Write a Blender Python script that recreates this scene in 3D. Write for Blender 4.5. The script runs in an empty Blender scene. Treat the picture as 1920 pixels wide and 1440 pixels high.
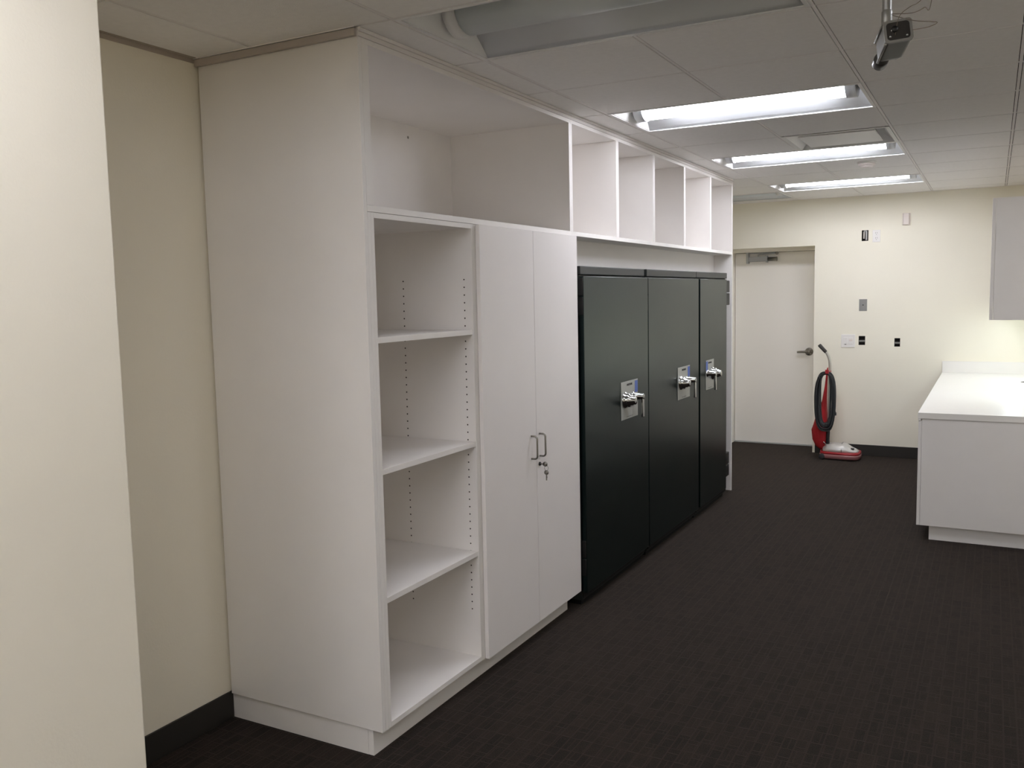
import bpy, bmesh, math, random
from mathutils import Vector, Matrix

S = bpy.context.scene
C = S.collection
random.seed(4)

# ------------------------------------------------------------------ camera
FPX, YAW, PITCH, ROLL = 1663.1, 0.4972, -0.09893, -0.0207
fw = Vector((-math.sin(YAW) * math.cos(PITCH), math.cos(YAW) * math.cos(PITCH), math.sin(PITCH)))
rt = fw.cross(Vector((0, 0, 1))).normalized()
up = rt.cross(fw)
cr, sr = math.cos(ROLL), math.sin(ROLL)
r2, u2 = cr * rt + sr * up, -sr * rt + cr * up
cam_data = bpy.data.cameras.new('camera')
cam = bpy.data.objects.new('camera', cam_data)
C.objects.link(cam)
m = Matrix((r2, u2, -fw)).transposed().to_4x4()
m.translation = Vector((1.900, -2.4657, 1.6701))
cam.matrix_world = m
cam_data.sensor_fit = 'HORIZONTAL'
cam_data.sensor_width = 36
cam_data.lens = 36 * FPX / 1920
cam_data.clip_start = 0.02
S.camera = cam

# ------------------------------------------------------------------ world, exposure
w = bpy.data.worlds.new('world')
S.world = w
w.use_nodes = True
w.node_tree.nodes['Background'].inputs[0].default_value = (0.9, 0.95, 1, 1)
w.node_tree.nodes['Background'].inputs[1].default_value = 0.0
S.view_settings.view_transform = 'Standard'
S.view_settings.look = 'None'
S.view_settings.gamma = 1
S.view_settings.use_curve_mapping = False
S.view_settings.exposure = 0.12
S.cycles.use_denoising = True
S.cycles.max_bounces = 16
S.cycles.diffuse_bounces = 12
S.cycles.sample_clamp_indirect = 10
TUBE_W = 28.0       # emission of the lit troffer diffusers
NEAR_W = 16.0       # added unseen fixtures near the camera, lighting corner wall and cabinet fronts
REAR_W = 32.0       # added unseen fixtures behind the camera, lighting left wall and end panel
UNDER_W = 7.5      # under-cabinet lamp

# ------------------------------------------------------------------ room numbers
G = 0.6096
GA, J0, H, D, Y = 0.1428, -0.0008, 2.5777, 0.7596, 6.9518
XR, XR2, YB, XFL = 2.24, 3.45, -5.6, -1.35
CORN = -0.996        # y of the foreground wall corner

# ------------------------------------------------------------------ materials
def lin(c):
    return tuple(((v / 255) / 12.92 if v / 255 <= .04045 else ((v / 255 + .055) / 1.055) ** 2.4) for v in c) + (1,)

def mat(name, col, rough=0.5, metal=0.0, bump=0.0, bscale=200, var=0.0, vscale=3, spec=0.5, emit=None, emit_s=0, rvar=0.0, coat=0.0, tint=None):
    M = bpy.data.materials.new(name)
    M.use_nodes = True
    nt = M.node_tree
    b = nt.nodes['Principled BSDF']
    b.inputs['Base Color'].default_value = lin(col)
    b.inputs['Roughness'].default_value = rough
    b.inputs['Metallic'].default_value = metal
    b.inputs['Specular IOR Level'].default_value = spec
    b.inputs['Coat Weight'].default_value = coat
    if tint: b.inputs['Specular Tint'].default_value = tint
    tc = nt.nodes.new('ShaderNodeTexCoord')
    if var:
        n = nt.nodes.new('ShaderNodeTexNoise'); n.inputs['Scale'].default_value = vscale; n.inputs['Detail'].default_value = 5
        r = nt.nodes.new('ShaderNodeMapRange'); r.inputs['To Min'].default_value = 1 - var; r.inputs['To Max'].default_value = 1 + var
        r.inputs['From Min'].default_value = .3; r.inputs['From Max'].default_value = .7
        mx = nt.nodes.new('ShaderNodeVectorMath'); mx.operation = 'SCALE'
        mx.inputs[0].default_value = lin(col)[:3]
        nt.links.new(tc.outputs['Object'], n.inputs['Vector'])
        nt.links.new(n.outputs[0], r.inputs[0]); nt.links.new(r.outputs[0], mx.inputs['Scale'])
        nt.links.new(mx.outputs[0], b.inputs['Base Color'])
    if rvar:
        n = nt.nodes.new('ShaderNodeTexNoise'); n.inputs['Scale'].default_value = 2.2; n.inputs['Detail'].default_value = 6
        r = nt.nodes.new('ShaderNodeMapRange'); r.inputs['To Min'].default_value = rough - rvar; r.inputs['To Max'].default_value = rough + rvar
        r.inputs['From Min'].default_value = .3; r.inputs['From Max'].default_value = .7
        nt.links.new(tc.outputs['Object'], n.inputs['Vector']); nt.links.new(n.outputs[0], r.inputs[0]); nt.links.new(r.outputs[0], b.inputs['Roughness'])
    if bump:
        n = nt.nodes.new('ShaderNodeTexNoise'); n.inputs['Scale'].default_value = bscale; n.inputs['Detail'].default_value = 3
        bp = nt.nodes.new('ShaderNodeBump'); bp.inputs['Strength'].default_value = bump; bp.inputs['Distance'].default_value = .002
        nt.links.new(tc.outputs['Object'], n.inputs['Vector']); nt.links.new(n.outputs[0], bp.inputs['Height']); nt.links.new(bp.outputs[0], b.inputs['Normal'])
    if emit:
        b.inputs['Emission Color'].default_value = lin(emit)
        b.inputs['Emission Strength'].default_value = emit_s
    return M

def carpet_mat():
    M = bpy.data.materials.new('carpet'); M.use_nodes = True
    nt = M.node_tree; L = nt.links; N = nt.nodes
    b = N['Principled BSDF']; b.inputs['Roughness'].default_value = .95; b.inputs['Specular IOR Level'].default_value = .15; b.inputs['Sheen Weight'].default_value = .09; b.inputs['Sheen Roughness'].default_value = .45; b.inputs['Sheen Tint'].default_value = (1, .85, .75, 1)
    tc = N.new('ShaderNodeTexCoord')
    mp = N.new('ShaderNodeMapping'); mp.inputs['Rotation'].default_value = (0, 0, math.radians(90))
    L.new(tc.outputs['Object'], mp.inputs['Vector'])
    def brick(sc, wd, ht, mort, off):
        k = N.new('ShaderNodeTexBrick'); k.inputs['Scale'].default_value = sc
        k.inputs['Color1'].default_value = (.2, .2, .2, 1); k.inputs['Color2'].default_value = (.5, .5, .5, 1); k.inputs['Mortar'].default_value = (1.15, 1.15, 1.15, 1)
        k.inputs['Mortar Size'].default_value = mort; k.inputs['Mortar Smooth'].default_value = .6
        k.inputs['Brick Width'].default_value = wd; k.inputs['Row Height'].default_value = ht; k.offset = off; k.inputs['Bias'].default_value = -.2
        return k
    k1 = brick(1, .15, .045, .0038, .37); L.new(mp.outputs[0], k1.inputs['Vector'])
    k2 = brick(1, .06, .09, .0030, .61); L.new(tc.outputs['Object'], k2.inputs['Vector'])
    wv = N.new('ShaderNodeTexNoise'); wv.inputs['Scale'].default_value = 260; wv.inputs['Detail'].default_value = 2
    wl = N.new('ShaderNodeTexNoise'); wl.inputs['Scale'].default_value = 14; wl.inputs['Detail'].default_value = 3
    L.new(tc.outputs['Object'], wv.inputs['Vector']); L.new(tc.outputs['Object'], wl.inputs['Vector'])
    a1 = N.new('ShaderNodeMath'); a1.operation = 'MULTIPLY_ADD'; L.new(k1.outputs['Color'], a1.inputs[0]); a1.inputs[1].default_value = .38
    L.new(wv.outputs[0], a1.inputs[2])
    a2 = N.new('ShaderNodeMath'); a2.operation = 'MULTIPLY_ADD'; L.new(k2.outputs['Color'], a2.inputs[0]); a2.inputs[1].default_value = .25; L.new(a1.outputs[0], a2.inputs[2])
    a3 = N.new('ShaderNodeMath'); a3.operation = 'MULTIPLY_ADD'; L.new(wl.outputs[0], a3.inputs[0]); a3.inputs[1].default_value = .3; L.new(a2.outputs[0], a3.inputs[2])
    rp = N.new('ShaderNodeValToRGB')
    rp.color_ramp.elements[0].position = .72; rp.color_ramp.elements[0].color = lin((14, 11, 9))
    rp.color_ramp.elements[1].position = 1.0; rp.color_ramp.elements[1].color = lin((41, 33, 28))
    nt.links.new(a3.outputs[0], rp.inputs[0]); L.new(rp.outputs[0], b.inputs['Base Color'])
    bp = N.new('ShaderNodeBump'); bp.inputs['Strength'].default_value = .5; bp.inputs['Distance'].default_value = .003
    L.new(a3.outputs[0], bp.inputs['Height']); L.new(bp.outputs[0], b.inputs['Normal'])
    return M

MT = dict(
    wall=mat('wall_paint', (240, 234, 217), .75, bump=.25, bscale=120, var=.012, vscale=2),
    wallb=mat('wall_paint_back', (240, 236, 221), .75, bump=.25, bscale=120, var=.012, vscale=2),
    tile=mat('ceiling_tile', (240, 238, 236), .9, bump=.5, bscale=260, var=.02, vscale=40),
    grid=mat('ceiling_grid', (232, 228, 226), .5),
    angle=mat('wall_angle', (176, 165, 152), .6),
    scribe=mat('scribe_laminate', (186, 177, 170), .6),
    dark=mat('dark_gap', (42, 40, 38), .9),
    mel=mat('white_melamine', (237, 234, 231), .42, bump=.06, bscale=90, var=.012, vscale=6),
    melc=mat('white_melamine_clean', (238, 234, 232), .4, var=.008, vscale=5),
    edge=mat('melamine_edge_band', (230, 226, 223), .45),
    seam=mat('panel_seam', (120, 112, 110), .7),
    hole=mat('pin_hole', (60, 52, 48), .8),
    safe=mat('safe_paint', (8, 17, 16), .29, bump=.05, bscale=60, var=.06, vscale=2, rvar=.018, spec=.42, tint=(.72, 1.0, .98, 1)),
    safeb=mat('safe_body_paint', (38, 41, 40), .45, bump=.05, bscale=60),
    black=mat('black_metal', (12, 12, 12), .5),
    plate=mat('brushed_plate', (168, 170, 166), .38, metal=.5, bump=.05, bscale=300),
    chrome=mat('chrome', (190, 192, 192), .07, metal=1),
    tubem=mat('tube_metal', (190, 188, 182), .3, metal=.7),
    steel=mat('satin_steel', (150, 147, 140), .32, metal=1),
    closer=mat('closer_paint', (176, 178, 180), .4, metal=.2),
    galv=mat('galvanised_steel', (150, 150, 147), .45, metal=.8),
    blue=mat('blue_tape', (84, 108, 178), .6),
    base=mat('rubber_base', (40, 37, 33), .55, var=.05),
    carpet=carpet_mat(),
    rim=mat('fixture_white', (225, 225, 224), .4),
    refl=mat('fixture_reflector', (208, 211, 213), .35),
    lens=mat('lamp_diffuser_off', (205, 212, 214), .35),
    lit=mat('lamp_diffuser_lit', (255, 255, 255), .4, emit=(246, 246, 255), emit_s=TUBE_W),
    litr=mat('added_diffuser_rear', (255, 255, 255), .4, emit=(246, 246, 255), emit_s=REAR_W),  # for the assumed fixtures added behind the camera
    litn=mat('added_diffuser_near', (255, 255, 255), .4, emit=(246, 246, 255), emit_s=NEAR_W),  # for the assumed fixtures added above and right of the view
    under=mat('undercabinet_lamp', (255, 255, 255), .4, emit=(232, 248, 255), emit_s=UNDER_W),
    top=mat('countertop_laminate', (236, 234, 230), .3, var=.006),
    plastic=mat('white_plastic', (235, 233, 230), .4),
    plast2=mat('offwhite_plastic', (226, 217, 211), .45),
    door=mat('door_paint', (248, 245, 238), .5, bump=.04, bscale=60),
    red=mat('red_cloth', (166, 22, 30), .75, bump=.3, bscale=60, var=.12, vscale=9),
    redp=mat('red_plastic', (158, 30, 38), .4),
    pink=mat('clear_bumper', (150, 100, 100), .3),
    hood=mat('grey_hood', (206, 204, 200), .3, metal=.15),
    rubber=mat('dark_rubber', (38, 38, 40), .5),
    cord=mat('grey_cord', (48, 50, 52), .45),
    grip=mat('grip_foam', (62, 60, 56), .7),
    camg=mat('grey_housing', (92, 92, 86), .4, metal=.3),
    camd=mat('dark_housing', (44, 42, 40), .35),
    wire=mat('thin_wire', (120, 108, 96), .5),
    ink=mat('black_ink', (30, 28, 30), .6),
)

# ------------------------------------------------------------------ mesh helpers
class MB:
    def __init__(s):
        s.bm = bmesh.new(); s.mats = []
    def mi(s, m):
        if m not in s.mats: s.mats.append(m)
        return s.mats.index(m)
    def _fin(s, faces, m, smooth=False):
        i = s.mi(m)
        for f in faces: f.material_index = i; f.smooth = smooth
    def box(s, x0, x1, y0, y1, z0, z1, m, bev=0.0):
        vs = [s.bm.verts.new((x, y, z)) for x in (x0, x1) for y in (y0, y1) for z in (z0, z1)]
        fs = [s.bm.faces.new([vs[i] for i in q]) for q in ((0, 1, 3, 2), (4, 6, 7, 5), (0, 4, 5, 1), (2, 3, 7, 6), (0, 2, 6, 4), (1, 5, 7, 3))]
        s._fin(fs, m)
        if bev:
            ed = list({e for f in fs for e in f.edges})
            r = bmesh.ops.bevel(s.bm, geom=ed, offset=bev, segments=2, affect='EDGES', profile=.6)
            s._fin(r['faces'], m, True)
        return s
    def quad(s, pts, m):
        f = s.bm.faces.new([s.bm.verts.new(p) for p in pts]); s._fin([f], m); return s
    def prism(s, prof, axis, a, b, m, smooth=False, cap=True):
        """prof: 2-D outline in the two axes other than `axis`, in xyz order"""
        def P(p, t):
            q = list(p); q.insert('xyz'.index(axis), t); return q
        A = [s.bm.verts.new(P(p, a)) for p in prof]; B = [s.bm.verts.new(P(p, b)) for p in prof]
        n = len(prof); fs = []
        for i in range(n):
            fs.append(s.bm.faces.new((A[i], A[(i + 1) % n], B[(i + 1) % n], B[i])))
        s._fin(fs, m, smooth)
        if cap:
            s._fin([s.bm.faces.new(A[::-1]), s.bm.faces.new(B)], m)
        return s
    def lathe(s, org, axis, prof, m, n=28, smooth=True):
        """prof: list of (radius, height along axis)"""
        ax = Vector(axis).normalized(); t = Vector((0, 0, 1)) if abs(ax.z) < .9 else Vector((1, 0, 0))
        u = ax.cross(t).normalized(); v = ax.cross(u); o = Vector(org); rings = []
        for r, h in prof:
            if r < 1e-6: rings.append([s.bm.verts.new(o + ax * h)])
            else: rings.append([s.bm.verts.new(o + ax * h + r * (math.cos(2 * math.pi * k / n) * u + math.sin(2 * math.pi * k / n) * v)) for k in range(n)])
        fs = []
        for A, B in zip(rings, rings[1:]):
            for k in range(n):
                k2 = (k + 1) % n
                if len(A) == 1 and len(B) == 1: continue
                if len(A) == 1: fs.append(s.bm.faces.new((A[0], B[k], B[k2])))
                elif len(B) == 1: fs.append(s.bm.faces.new((A[k], B[0], A[k2])))
                else: fs.append(s.bm.faces.new((A[k], B[k], B[k2], A[k2])))
        s._fin(fs, m, smooth); return s
    def tube(s, pts, r, m, n=10, closed=False):
        pts = [Vector(p) for p in pts]; N = len(pts); rings = []
        pu = None
        for i, p in enumerate(pts):
            a = pts[(i - 1) % N] if (closed or i > 0) else p
            b = pts[(i + 1) % N] if (closed or i < N - 1) else p
            t = (b - a).normalized()
            if pu is None:
                h = Vector((0, 0, 1)) if abs(t.z) < .9 else Vector((1, 0, 0))
                pu = t.cross(h).normalized()
            u = (pu - t * pu.dot(t)).normalized(); pu = u; v = t.cross(u)
            rr = r[i] if isinstance(r, (list, tuple)) else r
            rings.append([s.bm.verts.new(p + rr * (math.cos(2 * math.pi * k / n) * u + math.sin(2 * math.pi * k / n) * v)) for k in range(n)])
        fs = []
        for i in range(N if closed else N - 1):
            A, B = rings[i], rings[(i + 1) % N]
            for k in range(n): fs.append(s.bm.faces.new((A[k], A[(k + 1) % n], B[(k + 1) % n], B[k])))
        s._fin(fs, m, True)
        if not closed:
            s._fin([s.bm.faces.new(rings[0][::-1]), s.bm.faces.new(rings[-1])], m)
        return s
    def loft(s, rings, m, smooth=True, cap=True):
        R = [[s.bm.verts.new(p) for p in r] for r in rings]; n = len(R[0]); fs = []
        for A, B in zip(R, R[1:]):
            for k in range(n): fs.append(s.bm.faces.new((A[k], A[(k + 1) % n], B[(k + 1) % n], B[k])))
        s._fin(fs, m, smooth)
        if cap: s._fin([s.bm.faces.new(R[0][::-1]), s.bm.faces.new(R[-1])], m, smooth)
        return s
    def build(s, name, parent=None, origin=None):
        bmesh.ops.recalc_face_normals(s.bm, faces=s.bm.faces)
        me = bpy.data.meshes.new(name)
        if origin is not None: bmesh.ops.translate(s.bm, verts=s.bm.verts, vec=-Vector(origin))
        s.bm.to_mesh(me); s.bm.free()
        for m in s.mats: me.materials.append(MT[m])
        o = bpy.data.objects.new(name, me); C.objects.link(o)
        if origin is not None: o.location = origin
        if parent is not None: o.parent = parent
        return o

def tag(o, label, cat, group=None):
    o['label'] = label; o['category'] = cat
    if group: o['group'] = group
    return o
def thing(name, loc, label, cat, group=None):
    o = bpy.data.objects.new(name, None); C.objects.link(o); o.location = loc; o.empty_display_size = .1
    return tag(o, label, cat, group)
def part(mb, name, root, label=None):
    """mesh given in world coordinates, hung on a thing at root.location (unrotated)"""
    base = Vector(root.location)
    p = root.parent
    while p is not None: base += Vector(p.location); p = p.parent
    bmesh.ops.translate(mb.bm, verts=mb.bm.verts, vec=-base)
    o = mb.build(name, root)
    if label: o['label'] = label
    return o
def struct(mb, name):
    o = mb.build(name); o['kind'] = 'structure'; return o
def copy_tree(o, parent=None):
    c = o.copy(); C.objects.link(c)
    if parent is not None: c.parent = parent
    for ch in list(o.children): copy_tree(ch, c)
    return c
def flat_box(mb, poly_rects, *a): pass
def text_mesh(body, size, m, name, parent, loc, rot, width=None, bold=0.0):
    cu = bpy.data.curves.new(name, 'FONT'); cu.body = body; cu.size = size; cu.align_x = 'CENTER'; cu.align_y = 'CENTER'
    cu.extrude = .0003; cu.offset = bold
    t = bpy.data.objects.new(name, cu); C.objects.link(t)
    bpy.context.view_layer.update()
    dg = bpy.context.evaluated_depsgraph_get()
    me = bpy.data.meshes.new_from_object(t.evaluated_get(dg))
    bpy.data.objects.remove(t)
    me.materials.clear(); me.materials.append(MT[m])
    o = bpy.data.objects.new(name, me); C.objects.link(o); o.parent = parent
    o.location = loc; o.rotation_euler = rot
    if width:
        xs = [v.co.x for v in me.vertices]; k = width / (max(xs) - min(xs))
        for v in me.vertices: v.co.x *= k
    return o

def wall_with_holes(axis, u0, u1, z0, z1, t0, t1, holes, m, name):
    """slab whose thickness runs t0..t1 on `axis`; holes = [(u0,u1,z0,z1)]"""
    us = sorted({u0, u1} | {h[0] for h in holes} | {h[1] for h in holes})
    zs = sorted({z0, z1} | {h[2] for h in holes} | {h[3] for h in holes})
    inside = lambda a, b: any(h[0] - 1e-6 < a < h[1] + 1e-6 and h[2] - 1e-6 < b < h[3] + 1e-6 for h in holes)
    solid = {}
    for i in range(len(us) - 1):
        for j in range(len(zs) - 1):
            solid[i, j] = not inside((us[i] + us[i + 1]) / 2, (zs[j] + zs[j + 1]) / 2)
    mb = MB()
    def P(u, z, t): return (t, u, z) if axis == 'x' else (u, t, z)
    for (i, j), sd in solid.items():
        if not sd: continue
        a, b, c, d = us[i], us[i + 1], zs[j], zs[j + 1]
        for t in (t0, t1): mb.quad([P(a, c, t), P(b, c, t), P(b, d, t), P(a, d, t)], m)
        for di, dj, e in ((-1, 0, ((a, c), (a, d))), (1, 0, ((b, c), (b, d))), (0, -1, ((a, c), (b, c))), (0, 1, ((a, d), (b, d)))):
            if not solid.get((i + di, j + dj), False):
                (p, q), (r, s_) = e
                mb.quad([P(p, q, t0), P(r, s_, t0), P(r, s_, t1), P(p, q, t1)], m)
    bmesh.ops.remove_doubles(mb.bm, verts=mb.bm.verts, dist=1e-5)
    return struct(mb, name)

# ------------------------------------------------------------------ floor, walls
mb = MB(); mb.box(-1.6, XR2 + .2, YB - .2, Y + .6, -.05, 0, 'carpet'); struct(mb, 'floor')

DX0, DX1, DZ = -0.64, 0.300, 2.112
BOXES = [(0.742, 0.803, 2.137, 2.241), (0.730, 0.791, 1.112, 1.202), (1.059, 1.111, 1.099, 1.182)]
wall_with_holes('y', XFL - .2, XR + .01, 0, H + .12, Y, Y + .42, [(DX0, DX1, 0, DZ)] + BOXES, 'wallb', 'wall_back')
mb = MB(); mb.box(-D - .2, -D, CORN, 4.93, 0, H + .12, 'wall'); struct(mb, 'wall_left')
mb = MB(); mb.box(XFL - .2, XFL, 4.93, Y, 0, H + .12, 'wall').box(XFL, -D - .2, 4.83, 4.93, 0, H + .12, 'wall'); struct(mb, 'wall_far_left')
mb = MB(); mb.box(-D - .2, 0, YB, CORN, 0, H + .12, 'wall', bev=.004); struct(mb, 'wall_foreground')
mb = MB(); mb.box(XR, XR + .2, 3.3, Y + .42, 0, H + .12, 'wallb').box(XR + .2, XR2, 3.3, 3.4, 0, H + .12, 'wall'); struct(mb, 'wall_right')
mb = MB(); mb.box(XR2, XR2 + .2, YB, 3.4, 0, H + .12, 'wall'); struct(mb, 'wall_far_right')
mb = MB(); mb.box(-D - .2, XR2 + .2, YB - .2, YB, 0, H + .12, 'wall'); struct(mb, 'wall_behind')

BB = .111
mb = MB(); mb.box(-D, -D + .008, CORN + .001, .0108, 0, BB, 'base', bev=.003); struct(mb, 'baseboard_left')
mb = MB(); mb.box(.325, 1.56, Y - .009, Y, 0, BB, 'base', bev=.003); struct(mb, 'baseboard_back')
mb = MB(); mb.box(0, .009, YB, CORN - .0, 0, BB, 'base', bev=.003); struct(mb, 'baseboard_foreground')
mb = MB(); mb.box(XFL + .001, DX0 - .03, Y - .009, Y, 0, BB, 'base', bev=.003); struct(mb, 'baseboard_far_left')

# ------------------------------------------------------------------ ceiling: tiles set in a T-grid
def cx(k): return GA + k * G
def cy(k): return J0 + k * G
FIX = [(0, 0, False), (0, 3, 'lit'), (0, 6, 'lit'), (0, 9, 'lit'), (-2, 10, False), (0, -3, 'litn'), (0, -6, 'litr'), (2, -6, 'litr'), (0, -9, 'litr'), (3, 0, 'litn')]  # last five are assumed, added out of view to light the near end
holes = {(i + a, j) for i, j, _ in FIX for a in (0, 1)} | {(1, 5)}
mb = MB()
i0, i1 = -3, 6
j0, j1 = -10, 12
for i in range(i0, i1):
    for j in range(j0, j1):
        if (i, j) in holes: continue
        xa, xb = max(cx(i) + .0092, XFL), min(cx(i + 1) - .0092, XR2)
        ya, yb = max(cy(j) + .0082, YB), min(cy(j + 1) - .0082, Y)
        if xb - xa < .01 or yb - ya < .01: continue
        if xb < -D and yb < 4.8: continue
        if cy(j) > 3.5 and xa > XR: continue
        if cy(j) > 3.3: xb = min(xb, XR)
        if yb < CORN and xb < 0: continue
        if j == 7 and xb < -D: ya = max(ya, 4.93)
        if yb > ya: mb.box(xa, xb, ya, yb, H, H + .012, 'tile', bev=.0025)
# backing sheet above the tiles (plenum side), pieces leave the fixtures open
struct(mb, 'ceiling')
mb = MB(); mb.box(XFL - .2, XR2 + .2, YB - .2, Y + .42, H + .12, H + .16, 'dark'); struct(mb, 'ceiling_deck')
mb = MB()
for k in range(i0, i1 + 1):
    x = cx(k)
    ya = YB if x > 0 else (CORN if x > -D else 4.93)
    if x < XFL or x > XR2: continue
    yb = Y if x < XR else 3.3
    cuts = sorted(cy(j) for i, j, _ in FIX if i + 1 == k)
    spans, a_ = [], ya
    for c_ in cuts:
        if c_ > a_: spans.append((a_, min(c_, yb)))
        a_ = c_ + G
    if a_ < yb: spans.append((a_, yb))
    for sa, sb in spans:
        mb.box(x - .0062, x + .0062, sa, sb, H + .0015, H + .03, 'grid', bev=.001)
        mb.box(x - .012, x + .012, sa, sb, H + .006, H + .0125, 'dark')
for k in range(j0, j1 + 1):
    y = cy(k)
    if y < YB or y > Y: continue
    xa = 0 if y < CORN else (-D if y < 4.93 else XFL)
    xb = XR2 if y < 3.3 else XR
    mb.box(xa, xb, y - .0055, y + .0055, H + .0018, H + .029, 'grid', bev=.001)
    mb.box(xa, xb, y - .0115, y + .0115, H + .0063, H + .0128, 'dark')
# wall angle round the edge
mb.box(-D, -D + .020, CORN, 0, H - .0015, H + .001, 'angle').box(-D, -D + .003, CORN, -.014, H - .018, H - .0016, 'angle')
mb.box(-D, 0, -.017, -.0142, H - .004, H + .001, 'grid')
mb.box(XFL, XR, Y - .014, Y, H - .0012, H + .001, 'grid')
mb.box(XR - .014, XR, 3.4, Y, H - .0012, H + .001, 'grid')
struct(mb, 'trim_1')

# ------------------------------------------------------------------ troffers
def troffer(i, j, lit, label):
    x0, x1, y0, y1 = cx(i) + .007, cx(i + 2) - .007, cy(j) + .007, cy(j + 1) - .007
    root = thing('ceiling_light', (x0, y0, H - .002), label, 'ceiling light', 'recessed troffer lights in the tile ceiling')
    yc = (y0 + y1) / 2
    fl = .014; zt = H + .085; zf = H - .002
    h = MB()
    # flange
    h.box(x0, x1, y0, y0 + fl, zf, zf + .004, 'rim').box(x0, x1, y1 - fl, y1, zf, zf + .004, 'rim')
    h.box(x0, x0 + fl, y0 + fl, y1 - fl, zf, zf + .004, 'rim').box(x1 - fl, x1, y0 + fl, y1 - fl, zf, zf + .004, 'rim')
    # housing shell
    h.box(x0, x1, y0, y1, zt + .006, zt + .01, 'rim')
    h.box(x0, x0 + .003, y0, y1, zf + .004, zt + .006, 'rim').box(x1 - .003, x1, y0, y1, zf + .004, zt + .006, 'rim')
    h.box(x0, x1, y0, y0 + .002, zf + .004, zt + .006, 'rim').box(x0, x1, y1 - .002, y1, zf + .004, zt + .006, 'rim')
    part(h, 'housing', root)
    # curved reflector wings rising to the centre
    for sgn in (-1, 1):
        r = MB(); pr = []
        for k in range(9):
            t = k / 8
            yy = yc + sgn * ((y1 - yc - fl) * (1 - t) + .075 * t)
            zz = zf + .004 + (zt - zf - .016) * (.75 * t + .25 * math.sin(t * math.pi / 2))
            pr.append((yy, zz))
        pr2 = [(a, b + .0015) for a, b in reversed(pr)]
        r.prism(pr + pr2, 'x', x0 + .020, x1 - .020, 'refl', smooth=True)
        part(r, 'reflector', root)
    # end plates
    for xa, s_ in ((x0 + .014, 1), (x1 - .014, -1)):
        e = MB()
        e.prism([(xa, zf + .004), (xa + s_ * .004, zf + .004), (xa + s_ * .05, zt), (xa + s_ * .044, zt)], 'y', y0 + fl, y1 - fl, 'rim')
        part(e, 'end_plate', root)
    # basket diffuser: rounded trough hanging in the middle
    def arc(R, dz):
        q = []
        for k in range(17):
            a = math.pi * k / 16
            q.append((yc - R * math.cos(a), zt - dz * math.sin(a)))
        return q
    tb = MB(); o_ = arc(.088, .078)
    tb.prism(o_, 'x', x0 + .098, x1 - .098, lit or 'lens', smooth=True)
    part(tb, 'diffuser', root, 'bright white lit diffuser' if lit else 'grey unlit diffuser')
    for xa, xb in ((x0 + .052, x0 + .100), (x1 - .100, x1 - .052)):
        c = MB(); c.prism(arc(.096, .084), 'x', xa, xb, 'refl' if lit else 'rim', smooth=True)
        part(c, 'end_collar', root)
    return root
LT = ['unlit rectangular ceiling troffer directly over the near end of the white cabinets',
      'nearest glowing rectangular ceiling troffer, left of the hanging pole device',
      'middle glowing ceiling troffer, just past the square air diffuser',
      'farthest glowing ceiling troffer, closest to the cream back wall',
      'unlit grey troffer in the ceiling corner above the recessed door',
      'unseen added glowing ceiling troffer beside the foreground wall corner, nearly above the viewer',
      'unseen added glowing ceiling troffer behind the viewer along the left wall',
      'unseen added glowing ceiling troffer behind the viewer, in the second column from the left wall',
      'unseen added glowing ceiling troffer at the very back of the room behind the viewer',
      'unseen added glowing ceiling troffer just outside the right edge of the picture']
for (i, j, l), lab in zip(FIX, LT): troffer(i, j, l, lab)

# ------------------------------------------------------------------ supply air diffuser + smoke detector
x0, x1, y0, y1 = cx(1) + .007, cx(2) - .007, cy(5) + .007, cy(6) - .007
root = thing('air_diffuser', (x0, y0, H - .003), 'square white supply air diffuser with flat centre plaque between the ceiling lights', 'air vent')
h = MB(); zf = H - .003
h.box(x0, x1, y0, y0 + .02, zf, zf + .003, 'rim').box(x0, x1, y1 - .02, y1, zf, zf + .003, 'rim').box(x0, x0 + .02, y0 + .02, y1 - .02, zf, zf + .003, 'rim').box(x1 - .02, x1, y0 + .02, y1 - .02, zf, zf + .003, 'rim')
def ring(d, z): return [(x0 + d, y0 + d, z), (x1 - d, y0 + d, z), (x1 - d, y1 - d, z), (x0 + d, y1 - d, z)]
a = [ring(.02, zf + .003), ring(.05, zf + .03), ring(.11, H + .055), ring(.16, H + .1)]
h.loft(a, 'rim', smooth=False, cap=False)
h.quad(ring(.16, H + .1), 'dark')
part(h, 'frame', root)
p = MB(); p.loft([ring(.085, H - .001), ring(.083, H + .004), ring(.088, H + .009)], 'rim', smooth=False)
part(p, 'plaque', root)
for q in ((x0 + .2, y0 + .12), (x1 - .2, y0 + .12), (x0 + .2, y1 - .12), (x1 - .2, y1 - .12)):
    b_ = MB(); b_.box(q[0] - .012, q[0] + .012, q[1] - .002, q[1] + .002, H + .009, H + .1, 'galv'); part(b_, 'bracket', root)

root = thing('smoke_detector', (1.07, 4.49, H), 'round white smoke detector on a ceiling tile before the farthest glowing light', 'smoke detector')
p = MB(); p.lathe((1.07, 4.49, H), (0, 0, -1), [(.066, -.0), (.066, .008), (.06, .012)], 'plastic'); part(p, 'mounting_base', root)
p = MB(); p.lathe((1.07, 4.49, H), (0, 0, -1), [(.058, .010), (.060, .02), (.052, .027), (.045, .026), (.043, .033), (.028, .040), (0, .041)], 'plast2'); part(p, 'cover', root)

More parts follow.
